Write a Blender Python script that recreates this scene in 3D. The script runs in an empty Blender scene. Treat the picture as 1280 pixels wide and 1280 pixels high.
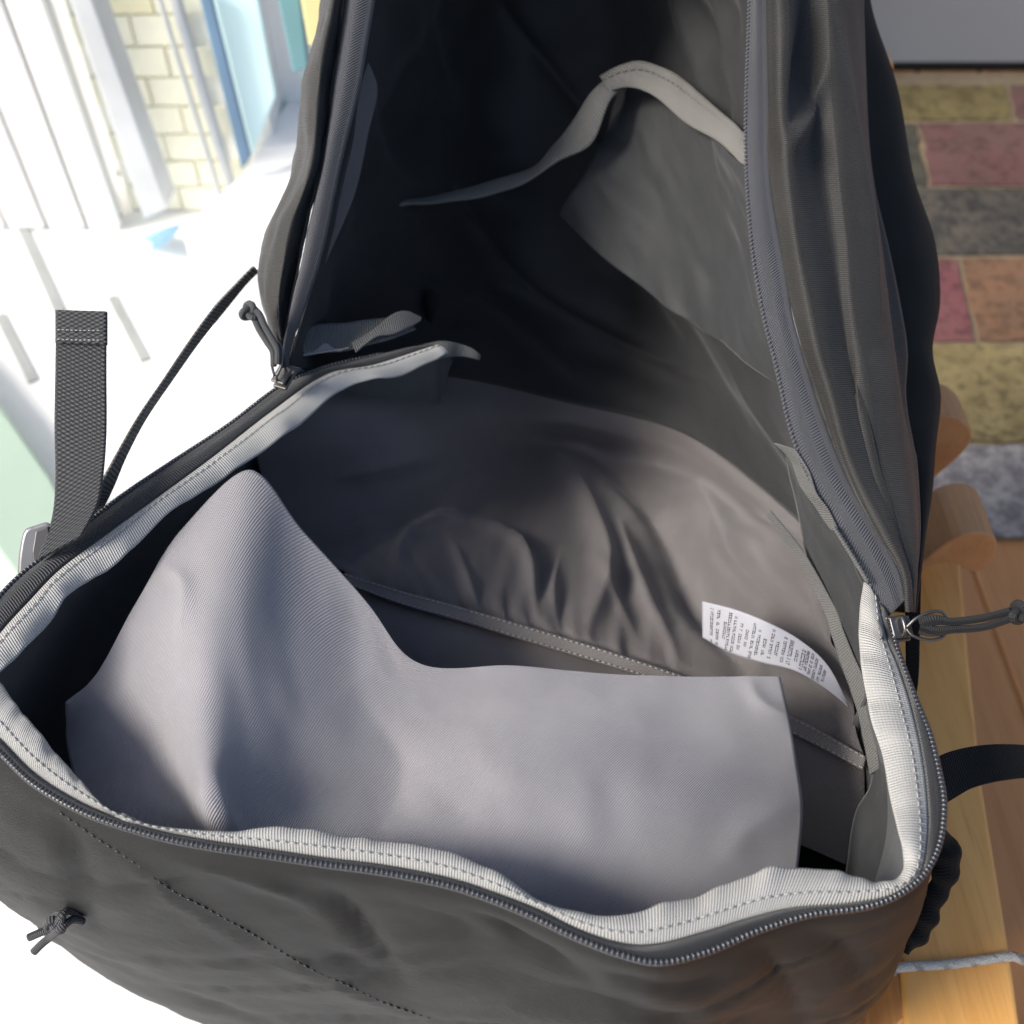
import bpy, math, random
import numpy as np
from mathutils import Vector
random.seed(7); np.random.seed(7)
S = bpy.context.scene
COL = S.collection

# ------------------------------------------------------------------ camera, sky, sun, exposure
PITCH = math.radians(50.2)
CAM = np.array((0.0, 0.0, 0.91))
FPX = 1284.0
cd = bpy.data.cameras.new('camera'); cam = bpy.data.objects.new('camera', cd); COL.objects.link(cam)
cam.location = CAM; cam.rotation_euler = (math.pi/2 - PITCH, 0, 0)
cd.sensor_width = 36; cd.lens = FPX/1280*36; cd.clip_start = 0.02; cd.clip_end = 200
S.camera = cam
cd.dof.use_dof = True; cd.dof.focus_distance = 0.44; cd.dof.aperture_fstop = 9.5

SUN_TO = Vector((-0.74, -0.27, 0.62)).normalized()
W = bpy.data.worlds.new('World'); S.world = W; W.use_nodes = True
wn = W.node_tree.nodes; wl = W.node_tree.links
sky = wn.new('ShaderNodeTexSky'); sky.sky_type = 'NISHITA'; sky.sun_disc = False; sky.dust_density = 2.2; sky.air_density = 0.8; sky.ozone_density = 0.4
sky.sun_elevation = math.asin(SUN_TO.z); sky.sun_rotation = math.atan2(SUN_TO.x, SUN_TO.y)
wl.new(sky.outputs[0], wn['Background'].inputs[0]); wn['Background'].inputs[1].default_value = 0.108
sl = bpy.data.lights.new('sun', 'SUN'); sl.energy = 2.4; sl.angle = math.radians(20); sl.color = (1, 0.95, 0.87)
so = bpy.data.objects.new('sun', sl); COL.objects.link(so)
so.rotation_euler = SUN_TO.to_track_quat('Z', 'Y').to_euler()
S.view_settings.view_transform = 'Standard'; S.view_settings.look = 'None'
S.view_settings.exposure = 0.95; S.view_settings.gamma = 1
S.cycles.max_bounces = 8; S.cycles.diffuse_bounces = 5

# ------------------------------------------------------------------ measuring helpers
_s, _c = math.sin(PITCH), math.cos(PITCH)
def P(px, py, d):
    """point seen in that direction, d metres along the line of view axis"""
    x = (px-640)/FPX*d; y = -(py-640)/FPX*d
    return np.array((x, y*_s + d*_c, CAM[2] + y*_c - d*_s))
def PZ(px, py, z):
    v = (py-640)/FPX
    return P(px, py, (CAM[2]-z)/(_s + v*_c))
def PY(px, py, Y):
    v = -(py-640)/FPX
    return P(px, py, Y/(v*_s + _c))
def mouth(px, py): return 1/(1.92 + 0.00139*(py-480))

def cr(pts, n):
    """Catmull-Rom through pts (K,...), n samples uniform in index"""
    p = np.asarray(pts, float); K = len(p)
    if K == 1: return np.repeat(p, n, 0)
    if K == 2:
        t = np.linspace(0, 1, n).reshape((-1,)+(1,)*(p.ndim-1)); return p[0]*(1-t)+p[1]*t
    e = np.concatenate([[2*p[0]-p[1]], p, [2*p[-1]-p[-2]]])
    t = np.linspace(0, K-1, n); i = np.minimum(t.astype(int), K-2); f = (t-i).reshape((-1,)+(1,)*(p.ndim-1))
    a, b, c, d = e[i], e[i+1], e[i+2], e[i+3]
    return 0.5*(2*b + (c-a)*f + (2*a-5*b+4*c-d)*f**2 + (3*b-a-3*c+d)*f**3)
def arc(pts, n, dense=800):
    q = cr(pts, dense); L = np.concatenate([[0], np.cumsum(np.linalg.norm(np.diff(q, axis=0), axis=1))])
    t = np.linspace(0, L[-1], n)
    return np.stack([np.interp(t, L, q[:, k]) for k in range(q.shape[1])], 1)
def loft(rows, nu, nv):
    g = np.stack([cr(r, nu) for r in rows]); return cr(g, nv)
def PR(row): return np.array([P(*p) for p in row])
def smooth(x): x = np.clip(x, 0, 1); return x*x*(3-2*x)

def vnoise(x, y, seed=0):
    r = np.random.RandomState(seed); T = r.rand(64, 64)*2-1
    xi = np.floor(x).astype(int); yi = np.floor(y).astype(int); fx = smooth(x-xi); fy = smooth(y-yi)
    g = lambda a, b: T[a % 64, b % 64]
    return (g(xi, yi)*(1-fx)+g(xi+1, yi)*fx)*(1-fy) + (g(xi, yi+1)*(1-fx)+g(xi+1, yi+1)*fx)*fy
def fbm(x, y, seed=0, o=3):
    s = 0
    for k in range(o): s = s + vnoise(x*2**k, y*2**k, seed+k)*0.5**k
    return s

def gnormals(G):
    du = np.gradient(G, axis=1); dv = np.gradient(G, axis=0)
    n = np.cross(du, dv); return n/np.maximum(np.linalg.norm(n, axis=2, keepdims=True), 1e-12)
def facing(G):
    """normals turned to the side the camera sees"""
    n = gnormals(G); c = CAM - G
    if np.sum(n*c) < 0: n = -n
    return n
def uvlen(G):
    lu = np.concatenate([[0], np.cumsum(np.linalg.norm(np.diff(G, axis=1), axis=2).mean(0))])
    lv = np.concatenate([[0], np.cumsum(np.linalg.norm(np.diff(G, axis=0), axis=2).mean(1))])
    return np.meshgrid(lu, lv)

def link(name, me, mat, parent):
    o = bpy.data.objects.new(name, me); COL.objects.link(o)
    if mat is not None: me.materials.append(mat)
    if parent is not None: o.parent = parent
    return o
def mesh(name, V, F, mat, parent=None, uv=None, flat=False):
    me = bpy.data.meshes.new(name); me.from_pydata([tuple(v) for v in V], [], [tuple(f) for f in F])
    if not flat: me.polygons.foreach_set('use_smooth', [True]*len(me.polygons))
    if uv is not None:
        L = me.uv_layers.new(name='UVMap'); idx = np.empty(len(me.loops), int); me.loops.foreach_get('vertex_index', idx)
        L.data.foreach_set('uv', np.asarray(uv, np.float32)[idx].ravel())
    me.update(); return link(name, me, mat, parent)
def sheet(name, G, mat, parent=None, thick=0.0007, disp=None):
    nv, nu = G.shape[:2]
    N = facing(G)
    U, Vv = uvlen(G)
    if disp is not None:
        G = G + N*disp(U, Vv)[..., None]; N = facing(G)
    if np.sum(gnormals(G)*N) < 0: flip = True
    else: flip = False
    A = G.reshape(-1, 3); B = (G - N*thick).reshape(-1, 3); M = nu*nv
    F = []
    for j in range(nv-1):
        for i in range(nu-1):
            a = j*nu+i; q = (a, a+1, a+nu+1, a+nu)
            F.append(q[::-1] if flip else q)
            r = tuple(k+M for k in q); F.append(r if flip else r[::-1])
    ring = [i for i in range(nu)] + [j*nu+nu-1 for j in range(1, nv)] + [(nv-1)*nu+i for i in range(nu-2, -1, -1)] + [j*nu for j in range(nv-2, 0, -1)]
    for k in range(len(ring)):
        a, b = ring[k], ring[(k+1) % len(ring)]
        F.append((b, a, a+M, b+M) if not flip else (a, b, b+M, a+M))
    uv = np.stack([U, Vv], 2).reshape(-1, 2); 
    return mesh(name, np.concatenate([A, B]), F, mat, parent, np.concatenate([uv, uv]))
class MB:
    def __init__(s): s.V = []; s.F = []; s.UV = []
    def add(s, V, F, UV=None):
        o = len(s.V); s.V += [tuple(v) for v in V]; s.F += [tuple(i+o for i in f) for f in F]
        s.UV += [tuple(u) for u in UV] if UV is not None else [(0, 0)]*len(V)
    def tube(s, pts, r, seg=8, cap=True):
        p = np.asarray(pts, float); n = len(p); r = np.broadcast_to(np.asarray(r, float), (n,))
        T = np.gradient(p, axis=0); T /= np.maximum(np.linalg.norm(T, axis=1, keepdims=True), 1e-12)
        ref = np.array((0.13, 0.31, 0.94)); V = []; UV = []; L = 0
        x = np.cross(T[0], ref); x /= np.linalg.norm(x)
        for k in range(n):
            if k: L += np.linalg.norm(p[k]-p[k-1])
            x = x - T[k]*np.dot(x, T[k]); x /= max(np.linalg.norm(x), 1e-9); y = np.cross(T[k], x)
            for a in range(seg):
                th = 2*math.pi*a/seg
                V.append(p[k] + r[k]*(x*math.cos(th)+y*math.sin(th))); UV.append((L, a/seg*2*math.pi*r[k]))
        F = [(k*seg+a, k*seg+(a+1) % seg, (k+1)*seg+(a+1) % seg, (k+1)*seg+a) for k in range(n-1) for a in range(seg)]
        if cap: F += [tuple(range(seg))[::-1], tuple((n-1)*seg+a for a in range(seg))]
        s.add(V, F, UV)
    def ball(s, c, axes, seg=7, rings=4):
        """ellipsoid: axes = three half-axis vectors"""
        V = []; ax = [np.asarray(a, float) for a in axes]
        for j in range(rings+1):
            ph = math.pi*j/rings
            for i in range(seg):
                th = 2*math.pi*i/seg
                V.append(np.asarray(c)+ax[0]*math.sin(ph)*math.cos(th)+ax[1]*math.sin(ph)*math.sin(th)+ax[2]*math.cos(ph))
        F = [(j*seg+i, (j+1)*seg+i, (j+1)*seg+(i+1) % seg, j*seg+(i+1) % seg) for j in range(rings) for i in range(seg)]
        s.add(V, F)
    def box(s, c, ex, ey, ez):
        c = np.asarray(c, float); e = [np.asarray(v, float) for v in (ex, ey, ez)]
        V = [c + e[0]*i + e[1]*j + e[2]*k for k in (-1, 1) for j in (-1, 1) for i in (-1, 1)]
        s.add(V, [(0, 2, 3, 1), (4, 5, 7, 6), (0, 1, 5, 4), (2, 6, 7, 3), (0, 4, 6, 2), (1, 3, 7, 5)], [(v[0], v[1]+v[2]) for v in V])
    def prism(s, poly, off):
        """closed outline (n,3) pushed along off"""
        p = np.asarray(poly, float); n = len(p); V = list(p)+list(p+np.asarray(off))
        F = [tuple(range(n))[::-1], tuple(range(n, 2*n))] + [(i, (i+1) % n, (i+1) % n+n, i+n) for i in range(n)]
        s.add(V, F, [(v[0], v[1]+v[2]) for v in V])
    def build(s, name, mat, parent=None, flat=False, bevel=0, kind=None):
        o = mesh(name, s.V, s.F, mat, parent, s.UV, flat)
        if bevel:
            b = o.modifiers.new('bevel', 'BEVEL'); b.width = bevel; b.segments = 3; b.limit_method = 'ANGLE'; b.angle_limit = 0.6
        if kind: o['kind'] = kind
        return o
def empty(name, loc=(0, 0, 0)):
    o = bpy.data.objects.new(name, None); COL.objects.link(o); o.empty_display_size = 0.05; return o
def tag(o, label=None, cat=None, group=None, kind=None):
    for k, v in (('label', label), ('category', cat), ('group', group), ('kind', kind)):
        if v: o[k] = v
    return o

def proj(G):
    d = G-CAM; f = d[..., 1]*_c - d[..., 2]*_s; u = d[..., 1]*_s + d[..., 2]*_c
    return 640+d[..., 0]/f*FPX, 640-u/f*FPX
def creases(G, lst):
    """fold relief on a cloth: each fold is a line of points with a width and a height (metres on the cloth ~ 3 px per mm)"""
    X, Y = proj(G); out = np.zeros(X.shape)
    for pts, w, amp in lst:
        best = np.full(X.shape, 1e9)
        q = cr(np.array(pts, float), max(2, len(pts)*5))
        L = np.linspace(0, 1, len(q)); tb = np.zeros(X.shape)
        for k in range(len(q)-1):
            a, b = q[k], q[k+1]; ab = b-a; t = np.clip(((X-a[0])*ab[0]+(Y-a[1])*ab[1])/max(ab@ab, 1e-9), 0, 1)
            dd = np.hypot(X-a[0]-t*ab[0], Y-a[1]-t*ab[1]); m = dd < best; best = np.where(m, dd, best); tb = np.where(m, L[k]+t/len(q), tb)
        out += amp*np.exp(-np.abs(best/w)**1.5)*np.sin(np.clip(tb, 0, 1)*math.pi*0.9+0.16)
    return out

# ------------------------------------------------------------------ materials
def hx(r, g, b):
    f = lambda c: (c/255/12.92) if c <= 10 else ((c/255+0.055)/1.055)**2.4
    return (f(r), f(g), f(b), 1)
class N:
    def __init__(s, name):
        s.m = bpy.data.materials.new(name); s.m.use_nodes = True; s.t = s.m.node_tree; s.b = s.t.nodes['Principled BSDF']
    def new(s, typ, **kw):
        n = s.t.nodes.new(typ)
        for k, v in kw.items(): setattr(n, k, v)
        return n
    def ln(s, a, b): s.t.links.new(a, b)
    def math(s, op, a, b=None):
        n = s.new('ShaderNodeMath', operation=op)
        for i, v in enumerate((a, b)):
            if v is None: continue
            if isinstance(v, (int, float)): n.inputs[i].default_value = v
            else: s.ln(v, n.inputs[i])
        return n.outputs[0]
    def uv(s):
        u = s.new('ShaderNodeUVMap'); x = s.new('ShaderNodeSeparateXYZ'); s.ln(u.outputs[0], x.inputs[0]); return u.outputs[0], x.outputs[0], x.outputs[1]
    def noise(s, vec, scale, detail=3, rough=0.5):
        n = s.new('ShaderNodeTexNoise'); n.inputs['Scale'].default_value = scale; n.inputs['Detail'].default_value = detail; n.inputs['Roughness'].default_value = rough
        if vec is not None: s.ln(vec, n.inputs['Vector'])
        return n.outputs[0]
    def mix(s, fac, c1, c2, blend='MIX'):
        n = s.new('ShaderNodeMix', data_type='RGBA', blend_type=blend)
        for sock, v in ((n.inputs[0], fac), (n.inputs[6], c1), (n.inputs[7], c2)):
            if isinstance(v, (int, float)): sock.default_value = v
            elif isinstance(v, tuple): sock.default_value = v
            else: s.ln(v, sock)
        return n.outputs[2]
    def bump(s, h, dist, strength=1.0, nrm=None):
        n = s.new('ShaderNodeBump'); n.inputs['Distance'].default_value = dist; n.inputs['Strength'].default_value = strength
        s.ln(h, n.inputs['Height'])
        if nrm is not None: s.ln(nrm, n.inputs['Normal'])
        return n.outputs[0]
    def ramp(s, v, lo, hi):
        n = s.new('ShaderNodeMapRange'); n.inputs[1].default_value = lo; n.inputs[2].default_value = hi; s.ln(v, n.inputs[0]); return n.outputs[0]

def cloth(name, col, rough=0.6, period=0.0009, depth=0.00012, weave='plain', sheen=0.15, var=0.25, spec=0.4, crinkle=0.0, contrast=0.25):
    n = N(name); uv, u, v = n.uv(); k = 2*math.pi/period
    if weave == 'twill':
        a = n.math('SINE', n.math('MULTIPLY', n.math('ADD', u, n.math('MULTIPLY', v, 0.8)), k))
        b = n.math('SINE', n.math('MULTIPLY', n.math('SUBTRACT', v, u), k*1.3)); h = n.math('ADD', a, n.math('MULTIPLY', b, 0.35))
    elif weave == 'rib':
        a = n.math('SINE', n.math('MULTIPLY', u, k)); b = n.math('SINE', n.math('MULTIPLY', v, k*1.15)); h = n.math('ADD', a, n.math('MULTIPLY', b, 0.15))
    elif weave == 'herring':
        a = n.math('PINGPONG', n.math('MULTIPLY', v, 1), 0.004)
        h = n.math('SINE', n.math('MULTIPLY', n.math('ADD', u, n.math('MULTIPLY', a, 1.2)), k))
    elif weave == 'basket':
        h = n.math('MULTIPLY', n.math('SINE', n.math('MULTIPLY', u, k)), n.math('SINE', n.math('MULTIPLY', v, k*0.55)))
    else:
        h = n.math('MULTIPLY', n.math('SINE', n.math('MULTIPLY', u, k)), n.math('SINE', n.math('MULTIPLY', v, k)))
    big = n.noise(uv, 28, 4, 0.6); fine = n.noise(uv, 2600, 2)
    c1 = tuple(x*(1-var) for x in col[:3])+(1,); c2 = tuple(min(1, x*(1+var)) for x in col[:3])+(1,)
    cc = n.mix(n.ramp(big, 0.3, 0.7), c1, c2)
    dk = tuple(x*(1-contrast) for x in (1, 1, 1))+(1,)
    cc = n.mix(n.ramp(n.math('ADD', h, n.math('MULTIPLY', fine, 0.8)), -0.8, 1.4), n.mix(1.0, cc, dk, 'MULTIPLY'), cc)
    n.ln(cc, n.b.inputs['Base Color'])
    nb = None
    if crinkle: nb = n.bump(n.noise(uv, 90, 5, 0.6), crinkle)
    n.ln(n.bump(n.math('ADD', h, n.math('MULTIPLY', fine, 0.6)), depth, 1.0, nb), n.b.inputs['Normal'])
    n.b.inputs['Roughness'].default_value = rough; n.b.inputs['Specular IOR Level'].default_value = spec
    n.b.inputs['Sheen Weight'].default_value = sheen; n.b.inputs['Sheen Roughness'].default_value = 0.4
    return n.m
def plain(name, col, rough=0.5, metal=0, var=0.12, scale=30, bump=0.0, spec=0.5):
    n = N(name); tc = n.new('ShaderNodeTexCoord'); f = n.noise(tc.outputs['Object'], scale, 5, 0.6)
    c1 = tuple(x*(1-var) for x in col[:3])+(1,); c2 = tuple(min(1, x*(1+var)) for x in col[:3])+(1,)
    n.ln(n.mix(n.ramp(f, 0.3, 0.7), c1, c2), n.b.inputs['Base Color'])
    n.b.inputs['Roughness'].default_value = rough; n.b.inputs['Metallic'].default_value = metal; n.b.inputs['Specular IOR Level'].default_value = spec
    if bump: n.ln(n.bump(f, bump), n.b.inputs['Normal'])
    return n.m
def wood(name, c1, c2, rough=0.45, rot=0.0, scale=1.0):
    n = N(name); tc = n.new('ShaderNodeTexCoord'); mp = n.new('ShaderNodeMapping'); mp.inputs['Scale'].default_value = (38*scale, 2.2*scale, 38*scale); mp.inputs['Rotation'].default_value = (0, 0, rot)
    n.ln(tc.outputs['Object'], mp.inputs[0])
    a = n.noise(mp.outputs[0], 1.6, 6, 0.62); b = n.noise(mp.outputs[0], 9, 3)
    c = n.mix(n.ramp(a, 0.3, 0.72), c1, c2); c = n.mix(n.math('MULTIPLY', n.ramp(b, 0.55, 0.75), 0.35), c, tuple(x*0.55 for x in c1[:3])+(1,))
    n.ln(c, n.b.inputs['Base Color']); n.ln(n.bump(b, 0.0004), n.b.inputs['Normal'])
    n.b.inputs['Roughness'].default_value = rough
    return n.m
def cordmat(name, col):
    n = N(name); uv, u, v = n.uv(); k = 2*math.pi/0.0016
    a = n.math('MULTIPLY', n.math('SINE', n.math('MULTIPLY', n.math('ADD', u, v), k)), n.math('SINE', n.math('MULTIPLY', n.math('SUBTRACT', u, v), k)))
    n.ln(n.mix(n.ramp(a, -0.6, 0.8), tuple(x*0.5 for x in col[:3])+(1,), tuple(min(1, x*1.6) for x in col[:3])+(1,)), n.b.inputs['Base Color'])
    n.ln(n.bump(a, 0.0003), n.b.inputs['Normal']); n.b.inputs['Roughness'].default_value = 0.6; return n.m

M_SHELL = cloth('shell_nylon', (0.0105, 0.0115, 0.0118, 1), 0.50, 0.0009, 0.00009, 'twill', 0.02, 0.2, 0.22, 0.0006, 0.4)
M_SHELL2 = cloth('lid_shell_nylon', (0.027, 0.0262, 0.025, 1), 0.55, 0.0011, 0.00008, 'rib', 0.15, 0.12, 0.3, 0.0004)
M_BACK = cloth('back_panel_nylon', (0.012, 0.013, 0.013, 1), 0.8, 0.0012, 0.00008, 'plain', 0.05, 0.2, 0.2)
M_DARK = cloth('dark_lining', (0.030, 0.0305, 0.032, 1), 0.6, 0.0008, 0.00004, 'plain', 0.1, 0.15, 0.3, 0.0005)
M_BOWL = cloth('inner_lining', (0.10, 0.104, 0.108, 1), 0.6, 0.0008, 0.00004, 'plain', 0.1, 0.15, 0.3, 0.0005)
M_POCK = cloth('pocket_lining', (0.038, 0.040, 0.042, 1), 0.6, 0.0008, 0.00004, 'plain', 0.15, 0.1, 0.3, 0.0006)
M_GREY = cloth('grey_lining', (0.15, 0.136, 0.135, 1), 0.36, 0.0010, 0.00010, 'twill', 0.25, 0.08, 0.45, 0.0003)
M_SLEEVE = cloth('lilac_grey_lining', (0.30, 0.29, 0.305, 1), 0.5, 0.0011, 0.00012, 'twill', 0.25, 0.06, 0.45, 0.0003, 0.18)
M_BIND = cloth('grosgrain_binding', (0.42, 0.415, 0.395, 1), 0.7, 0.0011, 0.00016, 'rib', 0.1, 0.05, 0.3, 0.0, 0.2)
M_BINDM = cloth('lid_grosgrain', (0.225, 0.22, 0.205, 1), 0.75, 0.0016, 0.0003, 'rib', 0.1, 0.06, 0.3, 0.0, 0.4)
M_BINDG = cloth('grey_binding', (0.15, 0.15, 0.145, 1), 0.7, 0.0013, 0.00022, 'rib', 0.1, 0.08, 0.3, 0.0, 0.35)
M_ELAST = cloth('elastic_weave', (0.26, 0.24, 0.23, 1), 0.7, 0.0014, 0.00025, 'plain', 0.1, 0.08, 0.3, 0.0, 0.45)
M_TAPE = cloth('zipper_tape', (0.030, 0.032, 0.037, 1), 0.6, 0.0012, 0.0002, 'herring', 0.2, 0.1, 0.4, 0.0, 0.4)
M_TAPEL = cloth('lid_zipper_tape', (0.075, 0.079, 0.093, 1), 0.6, 0.0014, 0.0003, 'herring', 0.25, 0.1, 0.4, 0.0, 0.45)
M_WEB = cloth('black_webbing', (0.04, 0.042, 0.044, 1), 0.55, 0.0021, 0.0004, 'basket', 0.2, 0.1, 0.5, 0.0, 0.6)
M_STRAP = cloth('black_strap', (0.012, 0.012, 0.012, 1), 0.8, 0.0016, 0.0002, 'basket', 0.05, 0.1, 0.15, 0.0, 0.3)
M_CORDWEB = cloth('grey_ribbed_webbing', (0.2, 0.19, 0.175, 1), 0.7, 0.0024, 0.0005, 'rib', 0.1, 0.1, 0.3, 0.0, 0.6)
M_COIL = plain('zipper_coil', (0.022, 0.023, 0.027, 1), 0.3, 0, 0.1, 200)
M_TOOTH = plain('zipper_tooth', (0.05, 0.052, 0.06, 1), 0.25, 0, 0.1, 200, 0, 0.8)
M_METAL = plain('gunmetal', (0.16, 0.155, 0.15, 1), 0.32, 0.9, 0.15, 200)
M_CORD = cordmat('braided_cord', (0.075, 0.078, 0.082, 1))
M_CORDB = cordmat('black_braided_cord', (0.018, 0.018, 0.02, 1))
M_THREAD = plain('thread', (0.13, 0.13, 0.13, 1), 0.6)
M_THREADW = plain('pale_thread', (0.33, 0.33, 0.32, 1), 0.6)
M_LABEL = cloth('satin_label', (0.27, 0.275, 0.31, 1), 0.35, 0.0006, 0.00002, 'plain', 0.1, 0.03, 0.5, 0.0, 0.05)
M_INK = plain('label_ink', (0.03, 0.03, 0.04, 1), 0.7)
M_PLASTIC = plain('black_plastic', (0.03, 0.03, 0.031, 1), 0.3, 0, 0.1, 60)
M_WOOD = wood('pale_pine', (0.74, 0.35, 0.085, 1), (0.86, 0.47, 0.14, 1), 0.42, 0.12)
M_WOODD = wood('orange_wood', (0.42, 0.19, 0.07, 1), (0.55, 0.27, 0.10, 1), 0.45)
M_ROPE = cordmat('white_rope', (0.85, 0.76, 0.58, 1))

# ------------------------------------------------------------------ the setting: floors and walls
def slab(name, x0, x1, y0, y1, z0, z1, mat, parent=None, bevel=0):
    b = MB(); b.box(((x0+x1)/2, (y0+y1)/2, (z0+z1)/2), ((x1-x0)/2, 0, 0), (0, (y1-y0)/2, 0), (0, 0, (z1-z0)/2))
    return b.build(name, mat, parent, True, bevel)
M_FLOORW = plain('white_floor', (0.83, 0.83, 0.81, 1), 0.6, 0, 0.03, 9, 0.0003)
M_FLOORSHADE = plain('painted_floor_shadow', (0.33, 0.34, 0.33, 1), 0.7, 0, 0.15, 12)
fl = tag(slab('floor', -3.0, 0.14, -1.5, 6.0, -0.08, 0.0, M_FLOORW), kind='structure')
wf = tag(slab('wood_floor', 0.14, 3.0, -1.5, 3.0, -0.08, -0.0005, M_WOODD), kind='structure')
for nb in range(9):
    x = 0.34+nb*0.11
    slab('floorboard', x-0.052, x+0.052, -1.4, 2.2, -0.001, 0.004, M_WOODD, wf, 0.002)
def fstrip(a, b, w):
    A = PZ(*a, 0.0); B = PZ(*b, 0.0); t = (B-A)/np.linalg.norm(B-A); s = np.array((-t[1], t[0], 0))*w/2
    m = MB(); m.prism([A-s, B-s, B+s, A+s], (0, 0, 0.003)); return m.build('floor_shadow_strip', M_FLOORSHADE, fl, True)
fstrip((20, 268), (76, 392), 0.014); fstrip((0, 395), (42, 478), 0.013); fstrip((140, 372), (182, 452), 0.012); fstrip((118, 160), (150, 220), 0.010)  # grey strips laid on the white floor as painted railing shadows

M_WALLG = plain('grey_wall', (0.23, 0.235, 0.245, 1), 0.7, 0, 0.04, 4, 0.0003)
M_GAPSHADE = plain('wall_gap_shade', (0.016, 0.016, 0.014, 1), 0.7)
b0 = PZ(1200, 98, 0.0)
wl_ = tag(slab('wall', 0.18, 3.0, b0[1], b0[1]+0.12, 0.03, 2.2, M_WALLG), kind='structure')
slab('wall_shadow_line', 0.18, 3.0, b0[1]+0.02, b0[1]+0.12, 0.0, 0.03, M_GAPSHADE, wl_)  # near-black filler strip: the shadow line under the wall put into colour

# patchwork rug: every patch a piece of its own
rug = empty('patchwork_rug'); tag(rug, 'faded patchwork rug of coloured rectangles on the floor right of the bag', 'rug')
M_RUG = plain('rug_ground', (0.18, 0.14, 0.09, 1), 0.95, 0, 0.2, 60, 0.001)
rb = MB(); q = [PZ(900, 97, .0), PZ(1700, 97, .0), PZ(1700, 678, .0), PZ(900, 678, .0)]
q = [p + np.array((0, 0, .005)) for p in q]; rb.prism(q, (0, 0, 0.004)); rb.build('ground_weave', M_RUG, rug, True)
def rugmat(name, ca, cb, sc=16):
    n = N(name); tc = n.new('ShaderNodeTexCoord'); f = n.noise(tc.outputs['Object'], sc, 6, 0.7); g = n.noise(tc.outputs['Object'], 420, 2); h = n.noise(tc.outputs['Object'], sc*2.7, 5, 0.7)
    c = n.mix(n.ramp(f, 0.40, 0.60), ca+(1,), cb+(1,)); dk = tuple(x*0.42 for x in ca)+(1,)
    c = n.mix(n.math('MULTIPLY', n.ramp(h, 0.50, 0.60), 0.75), c, dk); c = n.mix(n.math('MULTIPLY', n.ramp(g, 0.4, 0.7), 0.25), c, dk)
    n.ln(c, n.b.inputs['Base Color']); n.ln(n.bump(g, 0.0012), n.b.inputs['Normal'])
    n.b.inputs['Roughness'].default_value = 0.95; n.b.inputs['Sheen Weight'].default_value = 0.0; return n.m
RM = dict(y=rugmat('rug_yellow', (0.122, 0.094, 0.036), (0.173, 0.137, 0.054)), p=rugmat('rug_pink', (0.137, 0.061, 0.058), (0.115, 0.065, 0.054)),
          k=rugmat('rug_charcoal', (0.036, 0.035, 0.032), (0.094, 0.079, 0.061), 28), r=rugmat('rug_rose', (0.166, 0.054, 0.061), (0.173, 0.072, 0.068)),
          o=rugmat('rug_orange', (0.194, 0.101, 0.054), (0.151, 0.086, 0.050)), v=rugmat('rug_violet', (0.36, 0.335, 0.31), (0.15, 0.13, 0.14), 36),
          g=rugmat('rug_moss', (0.050, 0.050, 0.036), (0.072, 0.065, 0.043)), Y=rugmat('rug_straw', (0.187, 0.144, 0.061), (0.259, 0.202, 0.090), 22))
rows = [(109, 151, [900, 1020, 1258, 1420, 1600], 'gypo', .22), (156, 233, [900, 1010, 1146, 1340, 1600], 'orgpy'[1:], .18), (238, 320, [900, 1050, 1330, 1600], 'ykv', .22),
        (325, 428, [900, 1080, 1198, 1420, 1640], 'vrog', .22), (434, 552, [900, 1120, 1390, 1660], 'kYp', .25), (558, 672, [900, 1100, 1440, 1680], 'ovy', .25)]
for y0, y1, xs, cs, sl_ in rows:
    for i in range(len(xs)-1):
        a0, a1 = xs[i]+4, xs[i+1]-4; sh = sl_*(y1-y0)
        pl = [PZ(a0, y0, .009), PZ(a1, y0, .009), PZ(a1+sh, y1, .009), PZ(a0+sh, y1, .009)]
        q = np.array(pl+[pl[0]]); e = np.concatenate([np.linspace(q[k], q[k+1], 9)[:-1] for k in range(4)]); e[:, :2] += np.random.normal(0, 0.0016, (len(e), 2))
        m = MB(); m.prism(e, (0, 0, 0.0035)); o = m.build('patch', RM[cs[i % len(cs)]], rug, True)

# ------------------------------------------------------------------ sunny yard beyond, upper left
YB = 1.36
M_BRICK = plain('pale_yellow_brick', (0.92, 0.88, 0.66, 1), 0.8, 0, 0.05, 22, 0.001)
M_BRICKS = [M_BRICK, plain('cream_brick', (0.92, 0.90, 0.74, 1), 0.8, 0, 0.06, 22, 0.0006), plain('straw_brick', (0.88, 0.83, 0.58, 1), 0.8, 0, 0.06, 22, 0.0006)]
M_MORT = plain('mortar', (0.92, 0.91, 0.84, 1), 0.9, 0, 0.1, 40)
M_WHITE = plain('white_paint', (0.94, 0.94, 0.93, 1), 0.5, 0, 0.02, 6)
M_GREYP = plain('grey_paint', (0.6, 0.62, 0.63, 1), 0.6, 0, 0.12, 8)
M_BLUE = plain('blue_frame', (0.14, 0.24, 0.36, 1), 0.5, 0, 0.1, 6)
M_CYAN = plain('pale_cyan_panel', (0.70, 0.93, 0.95, 1), 0.4, 0, 0.04, 5)
bw = empty('brick_wall'); tag(bw, 'sunlit pale yellow brick wall in the yard beyond the left of the bag', 'wall')
A = PY(150, 95, YB)
bx0, bx1 = PY(118, 120, YB)[0], PY(330, 120, YB)[0]
tag(slab('white_wall', -3, -0.08, YB+0.1, YB+0.2, 0.0, 2.2, M_WHITE), 'plain white wall behind the pale brickwork', 'wall')
slab('mortar_bed', bx0, bx1, YB+0.003, YB+0.1, 0.0, 1.2, M_MORT, bw)
zs = [PY(200, y, YB)[2] for y in (275, 245)]; ch = abs(zs[1]-zs[0]); bwid = ch*1.9
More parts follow.
